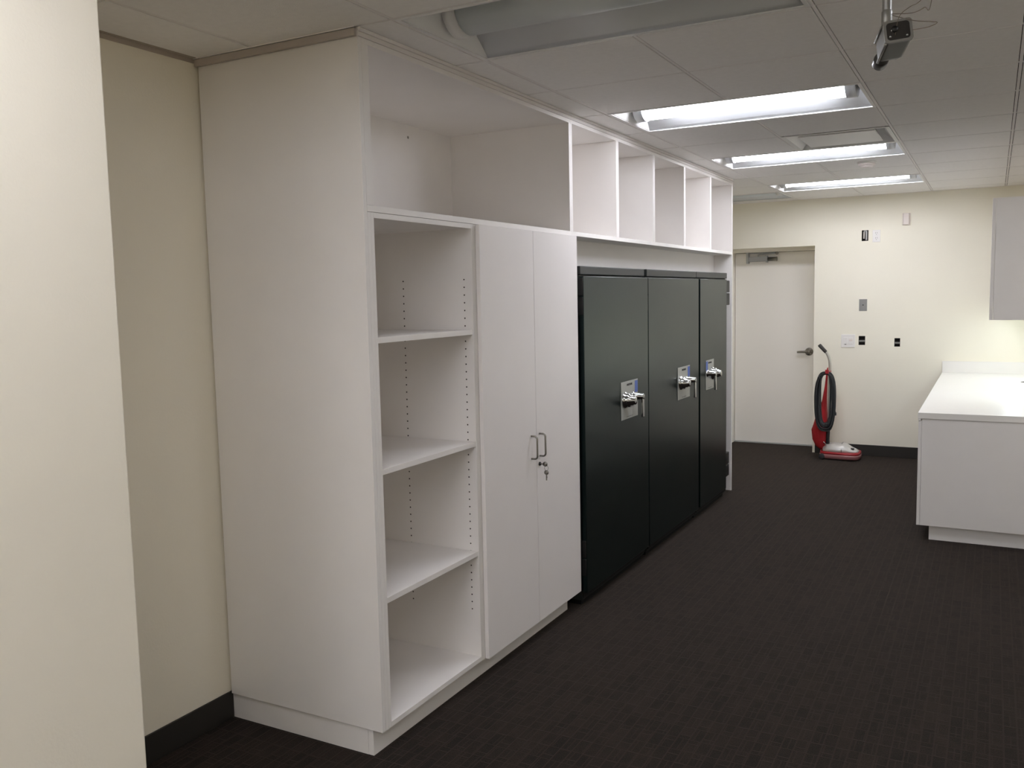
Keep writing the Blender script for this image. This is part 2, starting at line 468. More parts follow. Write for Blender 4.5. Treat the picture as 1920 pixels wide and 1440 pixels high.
# ------------------------------------------------------------------ tall cabinets
T = .019
ZB, ZM, ZU = .1033, 1.9692, 2.53     # bottom, joint between lower and upper units, top opening
DEP = -.70
def pins(mb, xs, y, z0, z1, n):
    for x in xs:
        for k in range(n):
            z = z0 + (z1 - z0) * k / (n - 1)
            mb.lathe((x, y, z), (0, -1, 0), [(.0033, 0), (.0033, .0004), (0, .0004)], 'hole', n=8)

# finished end panel standing free in front of the first cabinet
mb = MB(); mb.box(-D + .010, 0, 0, .0185, ZB, H - .030, 'mel', bev=.0008)
mb.box(-.6, -.598, .0184, .0186, ZB, ZB + .01, 'mel')
o = mb.build('end_panel'); tag(o, 'tall plain white laminate panel closing the near end of the cabinet run', 'cabinet panel')
mb = MB(); mb.box(-D + .004, -.003, -.0135, -.0005, H - .030, H - .005, 'scribe', bev=.001)
o = mb.build('scribe_strip'); tag(o, 'narrow grey-white scribe strip along the ceiling on top of the near end panel', 'trim strip')

# open shelving cabinet
ya, yb = .0195, .7265
root = thing('shelving_cabinet', (DEP / 2, (ya + yb) / 2, ZB), 'tall open white cabinet with three adjustable shelves, beside the closed double door cabinet', 'cabinet')
p = MB(); p.box(DEP, 0, ya, ya + .0175, ZB, ZM - .001, 'mel', bev=.0006); part(p, 'side_panel', root)
p = MB(); p.box(DEP, 0, ya + .018, ya + .0355, ZB, ZM - .001, 'mel', bev=.0006); part(p, 'side_panel', root)
p = MB(); p.box(DEP, 0, .709, yb, ZB, ZM - .001, 'mel', bev=.0006)
pins(p, (-.04, -.348), .709, .33, 1.742, 45)
part(p, 'side_panel', root, 'far side panel drilled with two columns of shelf pin holes')
p = MB(); p.box(DEP, 0, .0555, .7088, ZM - .02, ZM - .001, 'mel', bev=.0006); part(p, 'top_panel', root)
p = MB(); p.box(DEP, 0, .0555, .7088, ZB, ZB + .02, 'mel', bev=.0006); part(p, 'bottom_panel', root)
p = MB(); p.box(DEP, DEP + .012, .0555, .7088, ZB + .02, ZM - .02, 'mel'); part(p, 'back_panel', root)
for z in (1.534, 1.062, .589):
    p = MB(); p.box(DEP + .013, -.004, .0565, .7078, z - .021, z, 'mel', bev=.0008); part(p, 'shelf', root)

# double-door cabinet
yc0, yc1 = .7285, 1.716
root = thing('double_door_cabinet', (DEP / 2, 1.22, ZB), 'tall white cabinet with two closed doors and bow handles, next to the black safes', 'cabinet')
p = MB(); p.box(DEP, -.001, yc0, yc0 + T, ZB, ZM - .001, 'mel').box(DEP, -.001, yc1 - T, yc1, ZB, ZM - .001, 'mel')
p.box(DEP, -.001, yc0 + T, yc1 - T, ZB, ZB + T, 'mel').box(DEP, -.001, yc0 + T, yc1 - T, ZM - .02, ZM - .001, 'mel').box(DEP, DEP + .012, yc0 + T, yc1 - T, ZB + T, ZM - .02, 'mel')
part(p, 'carcass', root)
def bow(mb, y, z0, z1, x, proj=.034, r=.0045, m='steel'):
    pts = [(x, y, z1)]
    R = .014
    for k in range(7):
        a = math.pi / 2 * k / 6
        pts.append((x + proj - R + R * math.sin(a), y, z1 - R + R * math.cos(a)))
    for k in range(7):
        a = math.pi / 2 * k / 6
        pts.append((x + proj - R + R * math.cos(a), y, z0 + R - R * math.sin(a)))
    pts.append((x, y, z0))
    mb.tube(pts, r, m, n=12)
def door(y0, y1, hy, lock):
    d = MB(); d.box(.001, .020, y0, y1, ZB, ZM - .003, 'melc', bev=.0012)
    o = part(d, 'door', root)
    h = MB(); bow(h, hy, .910, 1.017, .019, proj=.032); 
    bmesh.ops.translate(h.bm, verts=h.bm.verts, vec=-Vector(root.location)); h.build('handle', o)['label'] = 'satin metal bow handle'
    if lock:
        l = MB(); ly, lz = hy - .005, .872
        l.lathe((.020, ly, lz), (1, 0, 0), [(.0095, 0), (.0095, .004), (.008, .006), (0, .006)], 'black', n=20)
        bmesh.ops.translate(l.bm, verts=l.bm.verts, vec=-Vector(root.location)); l.build('lock', o)['label'] = 'dark lock cylinder'
    return o
door(.7405, 1.2295, 1.176, False)
dr = door(1.2325, 1.7235, 1.262, True)
# key in the lock with a second key hanging from the ring
ly, lz = 1.257, .872
root = thing('key_pair', (.026, ly, lz), 'two small silver keys, one in the lock of the white cabinet door and one dangling', 'key')
k = MB(); k.box(.024, .040, ly - .001, ly + .001, lz - .003, lz + .003, 'steel')
k.lathe((.050, ly - .0012, lz), (0, 1, 0), [(0, 0), (.012, 0), (.012, .0024), (0, .0024)], 'steel', n=20); part(k, 'inserted_key', root)
k = MB(); k.tube([(.056 + .010 * math.cos(a), ly, lz - .018 + .012 * math.sin(a)) for a in [2 * math.pi * i / 20 for i in range(20)]], .0011, 'steel', n=6, closed=True); part(k, 'key_ring', root)
k = MB(); k.lathe((.056, ly - .001, lz - .040), (0, 1, 0), [(0, 0), (.0115, 0), (.0115, .0022), (0, .0022)], 'steel', n=20)
k.box(.053, .059, ly - .0008, ly + .0008, lz - .078, lz - .049, 'steel').box(.0575, .0605, ly - .0008, ly + .0008, lz - .066, lz - .058, 'steel'); part(k, 'hanging_key', root)

# toe kick under both tall cabinets
mb = MB(); mb.box(-.075, -.052, .011, 1.70, 0, ZB - .001, 'mel', bev=.001).box(-D + .004, -.076, .011, .029, 0, ZB - .001, 'mel')
mb.box(-D + .004, -.076, 1.682, 1.70, 0, ZB - .001, 'mel')
tag(mb.build('toe_kick'), 'low recessed white toe kick under the two tall white cabinets', 'toe kick')

# upper units
YE = 4.8903
root = thing('upper_open_cabinet', (DEP / 2, .85, ZM), 'wide open white cabinet bay on top of the tall cabinets, one undivided space', 'cabinet')
ZT = 2.53
p = MB(); p.box(DEP, 0, .0195, 1.7055, ZM + .0005, ZM + .0225, 'mel', bev=.0008); part(p, 'bottom_panel', root)
p = MB(); p.box(DEP, 0, .0195, 1.7055, ZT, ZT + .018, 'mel', bev=.0006); part(p, 'top_panel', root)
p = MB(); p.box(DEP, 0, .0195, .0555, ZM + .023, ZT - .0003, 'mel', bev=.0006); part(p, 'side_panel', root)
p = MB(); p.box(DEP, 0, 1.687, 1.7055, ZM + .023, ZT - .0003, 'mel', bev=.0006); part(p, 'side_panel', root)
p = MB(); p.box(DEP - .012, DEP, .0195, 1.7055, ZM, ZT + .018, 'mel')
for q in (1.288, .3): p.lathe((DEP, q, 2.47), (1, 0, 0), [(.007, 0), (.006, .0015), (0, .002)], 'steel', n=12)
part(p, 'back_panel', root, 'back panel with a mounting screw near its top')

root = thing('cubby_cabinet', (-.3, 3.3, ZM), 'long white overhead cabinet with five open vertical cubbies above the safes', 'cabinet')
DC = -.62
ys = [1.7065, 2.325, 2.945, 3.580, 4.225, 4.855]
p = MB(); p.box(DC, 0, 1.7065, YE - .0195, ZM + .0005, ZM + .0225, 'mel', bev=.0008); part(p, 'bottom_panel', root)
p = MB(); p.box(DC, 0, 1.7065, YE - .0195, ZT, ZT + .018, 'mel', bev=.0006); part(p, 'top_panel', root)
p = MB(); p.box(DC - .012, DC, 1.7065, YE - .0195, ZM, ZT + .018, 'mel'); part(p, 'back_panel', root)
for n, y in enumerate(ys):
    wd = .019 if n in (0, 5) else .0375
    yy = y if n == 0 else (YE - .0195 - .017 if n == 5 else y)
    if n == 5: wd = .017
    p = MB()
    if wd > .03:
        p.box(DC, 0, yy, yy + .0185, ZM + .023, ZT - .0003, 'mel', bev=.0008).box(DC, 0, yy + .019, yy + wd, ZM + .023, ZT - .0003, 'mel', bev=.0008)
    else: p.box(DC, 0, yy, yy + wd, ZM + .023, ZT - .0003, 'mel', bev=.0008)
    part(p, 'divider' if 0 < n < 5 else 'side_panel', root)
p = MB(); p.box(-.166, -.148, 1.7265, YE - .0195, 1.824, ZM, 'mel'); part(p, 'filler_panel', root)
# ceiling fascia over the whole run
mb = MB(); mb.box(-.02, .004, .0, YE - .001, ZT + .0185, H - .014, 'edge', bev=.0012).box(-.02, .009, -.0, YE - .001, H - .0135, H - .0005, 'edge', bev=.002)
tag(mb.build('fascia_board'), 'long narrow white fascia closing the gap between cabinets and ceiling', 'trim board')
mb = MB(); mb.box(-.62, 0, YE - .019, YE, 0.0, ZT + .018, 'mel', bev=.0008)
tag(mb.build('end_panel'), 'far full height white end panel beside the last safe near the door', 'cabinet panel')

# ------------------------------------------------------------------ safes
def rotx(mb, ang, org): bmesh.ops.rotate(mb.bm, verts=mb.bm.verts, cent=org, matrix=Matrix.Rotation(ang, 3, 'Z'))
def safe(y0, y1, dy0, dy1, py, mirror, label, door_rot=0.0):
    root = thing('safe', (-.34, (y0 + y1) / 2, 0), label, 'safe', 'tall black safes in the cabinet alcove')
    base = Vector(root.location)
    b = MB(); b.box(-.69, 0.0, y0, y1, .03, 1.773, 'safeb', bev=.004); part(b, 'body', root)
    b = MB(); b.box(-.69, .012, y0, y1, 1.7735, 1.818, 'safeb', bev=.004); part(b, 'cap', root)
    b = MB(); b.box(-.67, -.015, y0 + .02, y1 - .02, .0, .0295, 'black'); part(b, 'plinth', root)
    b = MB(); b.box(.0005, .008, y0 + .006, y1 - .006, .045, 1.765, 'black'); part(b, 'door_gasket', root)
    hy = dy0 if not mirror else dy1
    dx = .036
    d = MB(); d.box(.0085, dx, dy0, dy1, .082, 1.764, 'safe', bev=.003)
    dobj = part(d, 'door', root)
    def sub(mb_, name, label=None):
        bmesh.ops.translate(mb_.bm, verts=mb_.bm.verts, vec=-base); o = mb_.build(name, dobj)
        if label: o['label'] = label
        return o
    # face plate
    pw = .214 if mirror else .272
    s_ = -1 if mirror else 1
    z0, z1 = .942, 1.163
    pl = MB(); pl.box(dx + .0003, dx + .003, py - pw / 2, py + pw / 2, z0, z1, 'plate', bev=.0008)
    plate = sub(pl, 'lock_plate', 'pale metal plate around dial and handle')
    tx = MB()
    yt = py + s_ * (pw / 2 - .027)
    tx.box(dx + .0031, dx + .0036, yt - .024, yt + .024, z1 - .078, z1 - .008, 'blue')
    sub(tx, 'tape_strip', 'blue tape strip')
    # dial
    yd = py - s_ * .072; zd = 1.056
    dl = MB(); dl.lathe((dx + .003, yd, zd), (1, 0, 0), [(.049, 0), (.049, .006), (.043, .010), (.040, .022), (.040, .030), (.030, .034), (.029, .050), (.024, .054), (.024, .064), (.020, .068), (0, .069)], 'chrome', n=36)
    sub(dl, 'dial', 'chrome combination dial')
    # handle: shaft standing out, flat lever hanging from its end
    yh = py + s_ * (.072 if mirror else .050); zh = 1.066
    hn = MB(); hn.lathe((dx + .003, yh, zh), (1, 0, 0), [(.026, 0), (.026, .008), (.019, .010), (.019, .066), (.016, .070), (0, .070)], 'chrome', n=28)
    hn.box(dx + .060, dx + .072, yh - .013, yh + .013, .944, zh + .012, 'chrome', bev=.003)
    sub(hn, 'lever_handle', 'chrome lever handle hanging down')
    for (bd, sz, zz, wdt) in (("HAMILTON SAFE", .016, z1 - .022, .088),):
        t = text_mesh(bd, sz, 'ink', 'plate_lettering', dobj, Vector((dx + .0033, py - s_ * .002, zz)) - base, (math.pi / 2, 0, math.pi / 2), wdt, bold=.0008 if sz > .01 else 0)
    fine = MB()
    for k in range(5):
        fine.box(dx + .0031, dx + .0035, py - .05 + k * .021, py - .05 + k * .021 + .015, z0 + .011, z0 + .0135, 'ink')
    sub(fine, 'fine_print')
    # hinges
    for zc in (1.66, .27):
        for q in (-.05, .05):
            h = MB()
            yy = (y1 - .012) if mirror else (y0 + .008)
            h.box(.001, .034, min(hy, yy) - (.0 if mirror else .004), max(hy, yy) + (.012 if mirror else 0.0), zc + q - .047, zc + q + .047, 'black', bev=.004)
            part(h, 'hinge', root)
    return root
safe(1.778, 2.742, 1.764, 2.738, 2.408, False, 'black safe nearest the white double door cabinet, first of three')
safe(2.79, 3.828, 2.748, 3.812, 3.452, False, 'middle black safe of the row, between the two others')
safe(3.834, 4.672, 3.85, 4.575, 4.090, True, 'farthest black safe with hinges on the right, beside the white end panel')

# ------------------------------------------------------------------ recessed door
LY = Y + .385
mb = MB()
mb.box(DX0, DX0 + .035, Y + .30, Y + .42, 0, DZ, 'door').box(DX1 - .03, DX1, Y + .30, Y + .42, 0, DZ, 'door').box(DX0 + .035, DX1 - .03, Y + .30, Y + .42, DZ - .03, DZ, 'door')
struct(mb, 'trim_2')
mb = MB(); mb.box(DX0 + .04, DX1 - .035, LY, LY + .04, .012, DZ - .034, 'door', bev=.002)
dobj = mb.build('door_1', origin=(-.17, LY, 0)); dobj['kind'] = 'structure'
def dpart(mb_, name, label, parent=None):
    off = Vector((-.17, LY, 0)); bmesh.ops.translate(mb_.bm, verts=mb_.bm.verts, vec=-off)
    o = mb_.build(name, parent or dobj); o['label'] = label; return o
hx, hz = .190, 1.015
h = MB(); h.lathe((hx + .0, LY, hz), (0, -1, 0), [(.042, 0), (.042, .008), (.036, .014), (.017, .018), (.016, .05), (.013, .056), (0, .057)], 'steel')
h.tube([(hx, LY - .048, hz), (hx - .03, LY - .052, hz + .001), (hx - .07, LY - .052, hz + .0), (hx - .115, LY - .047, hz - .003)], [.013, .0125, .0115, .010], 'steel', n=12)
dpart(h, 'lever_handle', 'satin metal lever handle')
# closer: body, end caps, spring tube, arm
cyy = LY
cl = MB()
cl.box(-.445, -.255, cyy - .052, cyy - .001, 1.985, 2.035, 'closer', bev=.004)
cl.box(-.470, -.445, cyy - .058, cyy - .001, 1.965, 2.092, 'closer', bev=.003)
cl.box(-.262, -.245, cyy - .058, cyy - .001, 1.972, 2.045, 'closer', bev=.003)
clo = dpart(cl, 'door_closer', 'grey metal door closer at the head of the door')
a = MB(); a.lathe((-.245, cyy - .03, 2.008), (1, 0, 0), [(0, 0), (.020, 0), (.020, .09), (.023, .092), (.023, .10), (0, .10)], 'steel'); dpart(a, 'spring_tube', 'chrome spring tube', clo)
a = MB(); a.tube([(-.345, cyy - .035, 2.035), (-.345, cyy - .035, 2.052), (-.32, cyy - .04, 2.060), (-.15, cyy - .05, 2.068)], .0065, 'closer')
a.box(-.475, -.13, cyy - .034, cyy - .020, 2.070, 2.079, 'closer').lathe((-.145, cyy - .06, 2.068), (0, 1, 0), [(0, 0), (.016, 0), (.016, .02), (0, .02)], 'steel')
dpart(a, 'closer_arm', 'folding closer arm', clo)
mb = MB(); mb.box(DX0 + .04, DX1 - .035, Y + .36, Y + .42, .0002, .010, 'closer', bev=.003); struct(mb, 'trim_3')

# ------------------------------------------------------------------ things on the back wall
YW = Y
def wallbox(x0, x1, z0, z1, label, strap):
    root = thing('electrical_box', ((x0 + x1) / 2, YW + .03, (z0 + z1) / 2), label, 'electrical box', 'open electrical boxes in the cream back wall')
    b = MB(); t = .002; d = .055
    b.box(x0, x0 + t, YW + .002, YW + d, z0, z1, 'dark').box(x1 - t, x1, YW + .002, YW + d, z0, z1, 'dark').box(x0, x1, YW + .002, YW + d, z0, z0 + t, 'dark').box(x0, x1, YW + .002, YW + d, z1 - t, z1, 'dark').box(x0, x1, YW + d, YW + d + .002, z0, z1, 'dark')
    part(b, 'box', root)
    s2 = MB()
    zc = (z0 + z1) / 2
    if strap == 'v':
        xc = (x0 + x1) / 2
        s2.box(xc - .018, xc - .002, YW + .004, YW + .012, zc - .03, zc + .038, 'steel', bev=.002).box(xc + .004, xc + .02, YW + .004, YW + .02, zc - .044, zc + .046, 'galv', bev=.002)
        s2.box(xc - .012, xc + .014, YW + .002, YW + .004, z1 - .012, z1 - .004, 'galv')
    else:
        s2.box(x0 + .003, x1 - .003, YW + .003, YW + .03, zc - .014, zc + .003, 'galv', bev=.002)
    part(s2, 'mounting_strap', root, 'bare metal strap')
wallbox(*BOXES[0], 'open dark electrical box with metal straps, left of the high white outlet', 'v')
wallbox(*BOXES[1], 'open dark electrical box right beside the white double switch plate', 'h')
wallbox(*BOXES[2], 'open dark electrical box alone on the wall, nearest the counter', 'h')

def plate(x0, x1, z0, z1, name, label, cat, m='plastic', th=.006):
    root = thing(name, ((x0 + x1) / 2, YW, (z0 + z1) / 2), label, cat)
    b = MB(); b.box(x0, x1, YW - th, YW - .0002, z0, z1, m, bev=.0018); part(b, 'cover_plate', root)
    return root
r_ = plate(.842, .912, 2.122, 2.238, 'wall_outlet', 'white duplex wall outlet high on the back wall beside an open box', 'outlet')
xc, zc = .877, 2.18
for q in (.0245, -.0245):
    b = MB(); b.box(xc - .017, xc + .017, YW - .0085, YW - .0062, zc + q - .020, zc + q + .020, 'plastic', bev=.002)
    b.box(xc - .0085, xc - .0060, YW - .0090, YW - .0084, zc + q - .001, zc + q + .011, 'ink').box(xc + .0055, xc + .008, YW - .0090, YW - .0084, zc + q + .0, zc + q + .011, 'ink')
    b.lathe((xc, YW - .0083, zc + q - .010), (0, -1, 0), [(.0028, 0), (.0028, .0007), (0, .0007)], 'ink', n=10)
    part(b, 'socket', r_)
r_ = plate(.566, .697, 1.088, 1.218, 'dimmer_switch', 'white double gang switch plate above the red vacuum cleaner', 'light switch')
for xq in (.607,):
    b = MB(); b.box(xq - .018, xq + .018, YW - .0095, YW - .0062, 1.118, 1.188, 'plastic', bev=.001).box(xq - .014, xq - .009, YW - .0115, YW - .0096, 1.128, 1.18, 'plastic').box(xq + .002, xq + .006, YW - .0115, YW - .0096, 1.128, 1.18, 'plastic'); part(b, 'slider', r_)
b = MB(); b.box(.600, .614, YW - .0105, YW - .0096, 1.116, 1.121, 'ink'); part(b, 'indicator', r_, 'small dark indicator slot')
b = MB(); b.box(.640, .676, YW - .0095, YW - .0062, 1.118, 1.188, 'plastic', bev=.001).box(.642, .674, YW - .0125, YW - .0096, 1.150, 1.170, 'plast2', bev=.001); part(b, 'rocker', r_)
r_ = plate(.729, .803, 1.450, 1.567, 'blank_plate', 'small grey steel plate with a centre hole on the back wall', 'wall plate', 'galv', .003)
b = MB(); b.lathe((.766, YW - .0031, 1.509), (0, -1, 0), [(.006, 0), (.006, .001), (0, .001)], 'ink', n=14); part(b, 'centre_hole', r_)
root = thing('wall_sensor', (1.142, YW, 2.326), 'small off-white plastic sensor box high on the back wall', 'sensor')
b = MB(); b.box(1.107, 1.179, YW - .012, YW - .0002, 2.270, 2.384, 'plast2', bev=.004); part(b, 'backplate', root)
b = MB(); b.prism([(1.113, YW - .012), (1.121, YW - .034), (1.165, YW - .034), (1.173, YW - .012)], 'z', 2.276, 2.380, 'plast2'); part(b, 'cover', root)

# ------------------------------------------------------------------ counter run
CF, CP, CT = 1.4915, 3.8708, .8559
CW = XR - .002
root = thing('base_cabinet', (1.85, 5.4, 0), 'white base cabinet run under the long white countertop', 'cabinet')
p = MB(); p.box(CF + .021, CW, CP, CP + T, .1035, CT - .0415, 'mel', bev=.0008); part(p, 'end_panel', root)
p = MB(); p.box(CF + .0215, CW, CP + T + .0005, Y - .012, .1035, .122, 'mel').box(CW - .012, CW, CP + T, Y - .012, .122, CT - .045, 'mel'); part(p, 'carcass', root)
p = MB(); p.box(CF + .075, CF + .093, CP + .05, Y - .012, 0, .1025, 'mel').box(CF + .093, CW, CP + .05, CP + .068, 0, .1025, 'mel'); part(p, 'toe_kick', root)
n = 6; L_ = (Y - .03 - CP) / n
for k in range(n):
    d = MB(); y0, y1 = CP + k * L_ + .0015, CP + (k + 1) * L_ - .0015
    d.box(CF, CF + .020, y0, y1, .1035, .800, 'mel', bev=.001)
    o = part(d, 'door', root)
root = thing('countertop', (1.85, 5.4, CT), 'long white laminate countertop with a raised backsplash at the back wall', 'countertop')
p = MB(); p.box(CF - .004, CW, CP - .010, Y - .0005, CT - .040, CT, 'top', bev=.0015); part(p, 'slab', root)
p = MB(); p.box(CF - .004, CW, Y - .020, Y - .0005, CT + .0003, .9641, 'top', bev=.0012); part(p, 'backsplash', root)
p = MB(); p.lathe((2.155, 6.151, CT), (0, 0, 1), [(.030, 0), (.030, .002), (.024, .003), (.023, .0022), (0, .0022)], 'ink', n=24)
o = p.build('grommet'); tag(o, 'dark round cable grommet on the white countertop at the right edge', 'grommet')
for q in ('x',):
    mb = MB(); mb.box(CF - .002, CF + .014, CP - .008, CP + .004, CT - .052, CT - .0405, 'plastic', bev=.002)
    tag(mb.build('corner_bumper'), 'tiny white bumper under the near front corner of the countertop', 'bumper')

# wall cabinet and its lamp
UX, UZ0, UZ1 = 1.880, 1.457, 2.213
root = thing('wall_cabinet', (2.05, 5.4, UZ0), 'pale grey laminate wall cabinet hanging over the counter at the right edge', 'cabinet')
p = MB(); p.box(UX + .021, CW, CP, CP + T, UZ0, UZ1, 'mel', bev=.0008); part(p, 'end_panel', root)
p = MB(); p.box(UX + .0215, CW, CP + T + .0005, Y - .001, UZ0 + .02, UZ0 + .038, 'mel').box(UX + .0215, CW, CP + T + .0005, Y - .001, UZ1 - .018, UZ1, 'mel').box(CW - .012, CW, CP + T, Y - .001, UZ0 + .038, UZ1 - .018, 'mel'); part(p, 'carcass', root)
for k in range(6):
    L2 = (Y - .002 - CP) / 6
    d = MB(); d.box(UX, UX + .020, CP + k * L2 + .001, CP + (k + 1) * L2 - .002, UZ0, UZ1, 'mel', bev=.001); part(d, 'door', root)
for k, (ya_, yb_) in enumerate(((4.6, 5.5), (5.75, 6.75))):
    root = thing('undercabinet_light', (2.08, ya_, UZ0 - .01), ('slim white lamp under the wall cabinet, nearer the viewer', 'slim white lamp under the wall cabinet, close to the back wall')[k], 'lamp', 'undercabinet lamps')
    p = MB(); p.box(2.02, 2.14, ya_, yb_, UZ0 - .001, UZ0 + .0195, 'rim', bev=.002); part(p, 'housing', root)
    p = MB(); p.box(2.03, 2.13, ya_ + .02, yb_ - .02, UZ0 - .004, UZ0 - .0012, 'under'); part(p, 'diffuser', root)

# ------------------------------------------------------------------ ceiling-hung device
root = thing('ceiling_camera', (1.655, -.085, H), 'small grey device with dark round lens hanging from a ceiling pole', 'camera')
px, py = 1.655, -.085
p = MB(); p.lathe((px, py, H + .001), (0, 0, -1), [(.03, 0), (.03, .004), (.0105, .008), (.0105, .245)], 'galv', n=20).lathe((px, py, H - .243), (0, 0, -1), [(.0105, 0), (.0125, .004), (.0125, .036), (.010, .040), (0, .042)], 'galv', n=20)
part(p, 'pole', root)
# box housing seen from behind and below, pointing away towards the recessed door
A = Vector((1.682, -.100, 2.279)); B = Vector((1.645, .040, 2.262))   # rear face centre, front end
wv = (B - A).normalized()
uv = (Vector((1, .12, .12)) - wv * Vector((1, .12, .12)).dot(wv)).normalized()
vv = wv.cross(uv).normalized()
def fr(o_, a_, b_, c_): return o_ + uv * a_ + vv * b_ + wv * c_
def rr(o_, hw, hh, c_, rad=.008, n=4):
    q = []
    for sx, sy, a0 in ((1, 1, 0), (-1, 1, 90), (-1, -1, 180), (1, -1, 270)):
        for k in range(n + 1):
            t = math.radians(a0 + 90 * k / n)
            q.append(fr(o_, sx * (hw - rad) + rad * math.cos(t), sy * (hh - rad) + rad * math.sin(t), c_))
    return q
Ln = (B - A).length
p = MB(); p.loft([rr(A, .029, .024, 0), rr(A, .030, .025, .003), rr(A, .030, .025, Ln * .78), rr(A, .024, .022, Ln * .9)], 'camg', smooth=False)
hs = part(p, 'housing', root)
p = MB(); p.loft([rr(A, .026, .021, -.0025), rr(A, .026, .021, -.0002)], 'camd', smooth=False)
o_ = fr(A, -.008, -.004, -.003); p.lathe(o_, -wv, [(.0075, 0), (.007, .006), (0, .007)], 'black', n=14)
for q in ((-.019, .012), (.018, .014), (-.014, -.002)): p.lathe(fr(A, q[0], q[1], -.003), -wv, [(.0028, 0), (.002, .002), (0, .002)], 'chrome', n=8)
part(p, 'connector_plate', root, 'dark rear plate with screws and connector')
p = MB()
for hw, hh, c0, c1 in ((.032, .027, -.004, .003),):
    p.loft([rr(A, hw, hh, c0), rr(A, hw, hh, c1), rr(A, .0262, .0212, c1), rr(A, .0262, .0212, c0), rr(A, hw, hh, c0)], 'galv', smooth=False, cap=False)
p.tube([fr(A, -.030, s1 * .0255, .002) for s1 in (1,)] + [fr(A, -.030, .0255, Ln * .85)], .003, 'galv').tube([fr(A, -.030, -.0255, .002), fr(A, -.030, -.0255, Ln * .85)], .003, 'galv')
part(p, 'bracket', root, 'pale metal frame edges')
o_ = Vector((1.634, .030, 2.252))
p = MB(); p.lathe(o_, wv, [(0, 0), (.017, 0), (.0185, .010), (.0185, .040), (.014, .046), (0, .047)], 'camd', n=28); part(p, 'lens_barrel', root, 'dark round lens barrel')
p = MB(); p.tube([(px, py, 2.298), (px - .002, py + .004, 2.285), (px + .004, py + .02, 2.276)], .009, 'galv')
part(p, 'tilt_joint', root)
p = MB()
def curve(pts, n=10):
    P = [Vector(q) for q in pts]; o_ = []
    P = [P[0]] + P + [P[-1]]
    for i in range(1, len(P) - 2):
        for k in range(n):
            t = k / n
            o_.append(.5 * ((2 * P[i]) + (-P[i - 1] + P[i + 1]) * t + (2 * P[i - 1] - 5 * P[i] + 4 * P[i + 1] - P[i + 2]) * t * t + (-P[i - 1] + 3 * P[i] - 3 * P[i + 1] + P[i + 2]) * t ** 3))
    o_.append(P[-2]); return o_
p.tube(curve([fr(A, -.008, .010, -.003), (1.684, -.1, 2.312), (1.706, -.1, 2.330), (1.730, -.1, 2.342), (1.76, -.1, 2.39), (1.79, -.1, H - .001)]), .0008, 'wire', n=6)
p.tube(curve([(px + .008, py, 2.325), (1.685, -.1, 2.318), (1.715, -.1, 2.316), (1.738, -.1, 2.324), (1.753, -.1, 2.338), (1.775, -.1, H - .001)]), .0009, 'wire', n=6)
p.tube(curve([fr(A, .028, .004, -.002), (1.728, -.1, 2.277), (1.752, -.1, 2.279), (1.766, -.1, 2.285), (1.755, -.1, 2.289), (1.715, -.1, 2.298), (px + .010, py, 2.322)]), .0009, 'wire', n=6)
part(p, 'wire', root, 'thin loose wires')

# ------------------------------------------------------------------ upright vacuum cleaner
VX, VY = .60, 6.70
root = thing('vacuum_cleaner', (VX, VY, 0), 'red upright vacuum cleaner with a coiled dark cord against the back wall', 'vacuum cleaner')
def sec(x, hw, z0, z1, cyc=VY, top=.6, n=8):
    """cross-section in y-z with a domed top"""
    q = [(x, cyc - hw, z0), (x, cyc + hw, z0)]
    for k in range(n + 1):
        a = math.pi * k / n
        c_ = math.cos(a)
        q.append((x, cyc + hw * (abs(c_) ** top) * (1 if c_ > 0 else -1), z0 + (z1 - z0) * (.35 + .65 * math.sin(a) ** .55)))
    return q
# lower bumper body
def outline(inset=0.0):
    q = []
    pts = [(.43, -.10), (.47, -.125), (.62, -.140), (.72, -.145), (.775, -.130), (.800, -.09), (.805, 0), (.800, .09), (.775, .130), (.72, .145), (.62, .140), (.47, .125), (.43, .10), (.415, 0)]
    cxm, cym = .61, 0
    for x, y in pts:
        d = Vector((x - cxm, y - cym)); l = d.length; d *= (l - inset) / l
        q.append((cxm + d.x, VY + cym + d.y))
    return q
def layer(inset, z): return [(x, y, z) for x, y in outline(inset)]
p = MB(); p.loft([layer(.012, .012), layer(.002, .018), layer(.0, .045), layer(.004, .056)], 'pink'); part(p, 'bumper', root, 'translucent pinkish bumper')
p = MB(); p.loft([layer(.006, .0565), layer(.004, .068), layer(.010, .078)], 'redp'); part(p, 'base_shell', root, 'red lower shell')
p = MB()
def hsec(x, hw, z):
    q = []
    for k in range(13):
        a = math.pi * k / 12
        q.append((x, VY + hw * math.cos(a), .079 + (z - .079) * min(1, 1.25 * math.sin(a)) ** .8))
    return q
p.loft([hsec(.455, .085, .120), hsec(.50, .105, .148), hsec(.56, .118, .150), hsec(.60, .122, .146), hsec(.635, .118, .156), hsec(.665, .112, .148), hsec(.71, .108, .118), hsec(.755, .09, .098), hsec(.78, .06, .084)], 'hood', smooth=True)
hood = part(p, 'motor_hood', root, 'silver grey motor hood')
p = MB(); p.box(.715, .745, VY - .075, VY - .035, .1045, .118, 'ink', bev=.004); part(p, 'pedal', root, 'small black pedal')
p = MB(); p.tube([(.635, VY - .126, .084), (.632, VY - .10, .128), (.63, VY - .04, .160), (.63, VY + .04, .160), (.632, VY + .10, .128)], .0035, 'chrome'); part(p, 'trim_band', root, 'chrome trim line across the hood')
for yy in (-.118, .118):
    p = MB(); p.lathe((.455, VY + yy - .011, .030), (0, 1, 0), [(0, 0), (.012, 0), (.024, .002), (.030, .005), (.030, .017), (.024, .020), (0, .020)], 'rubber', n=24); part(p, 'wheel', root)
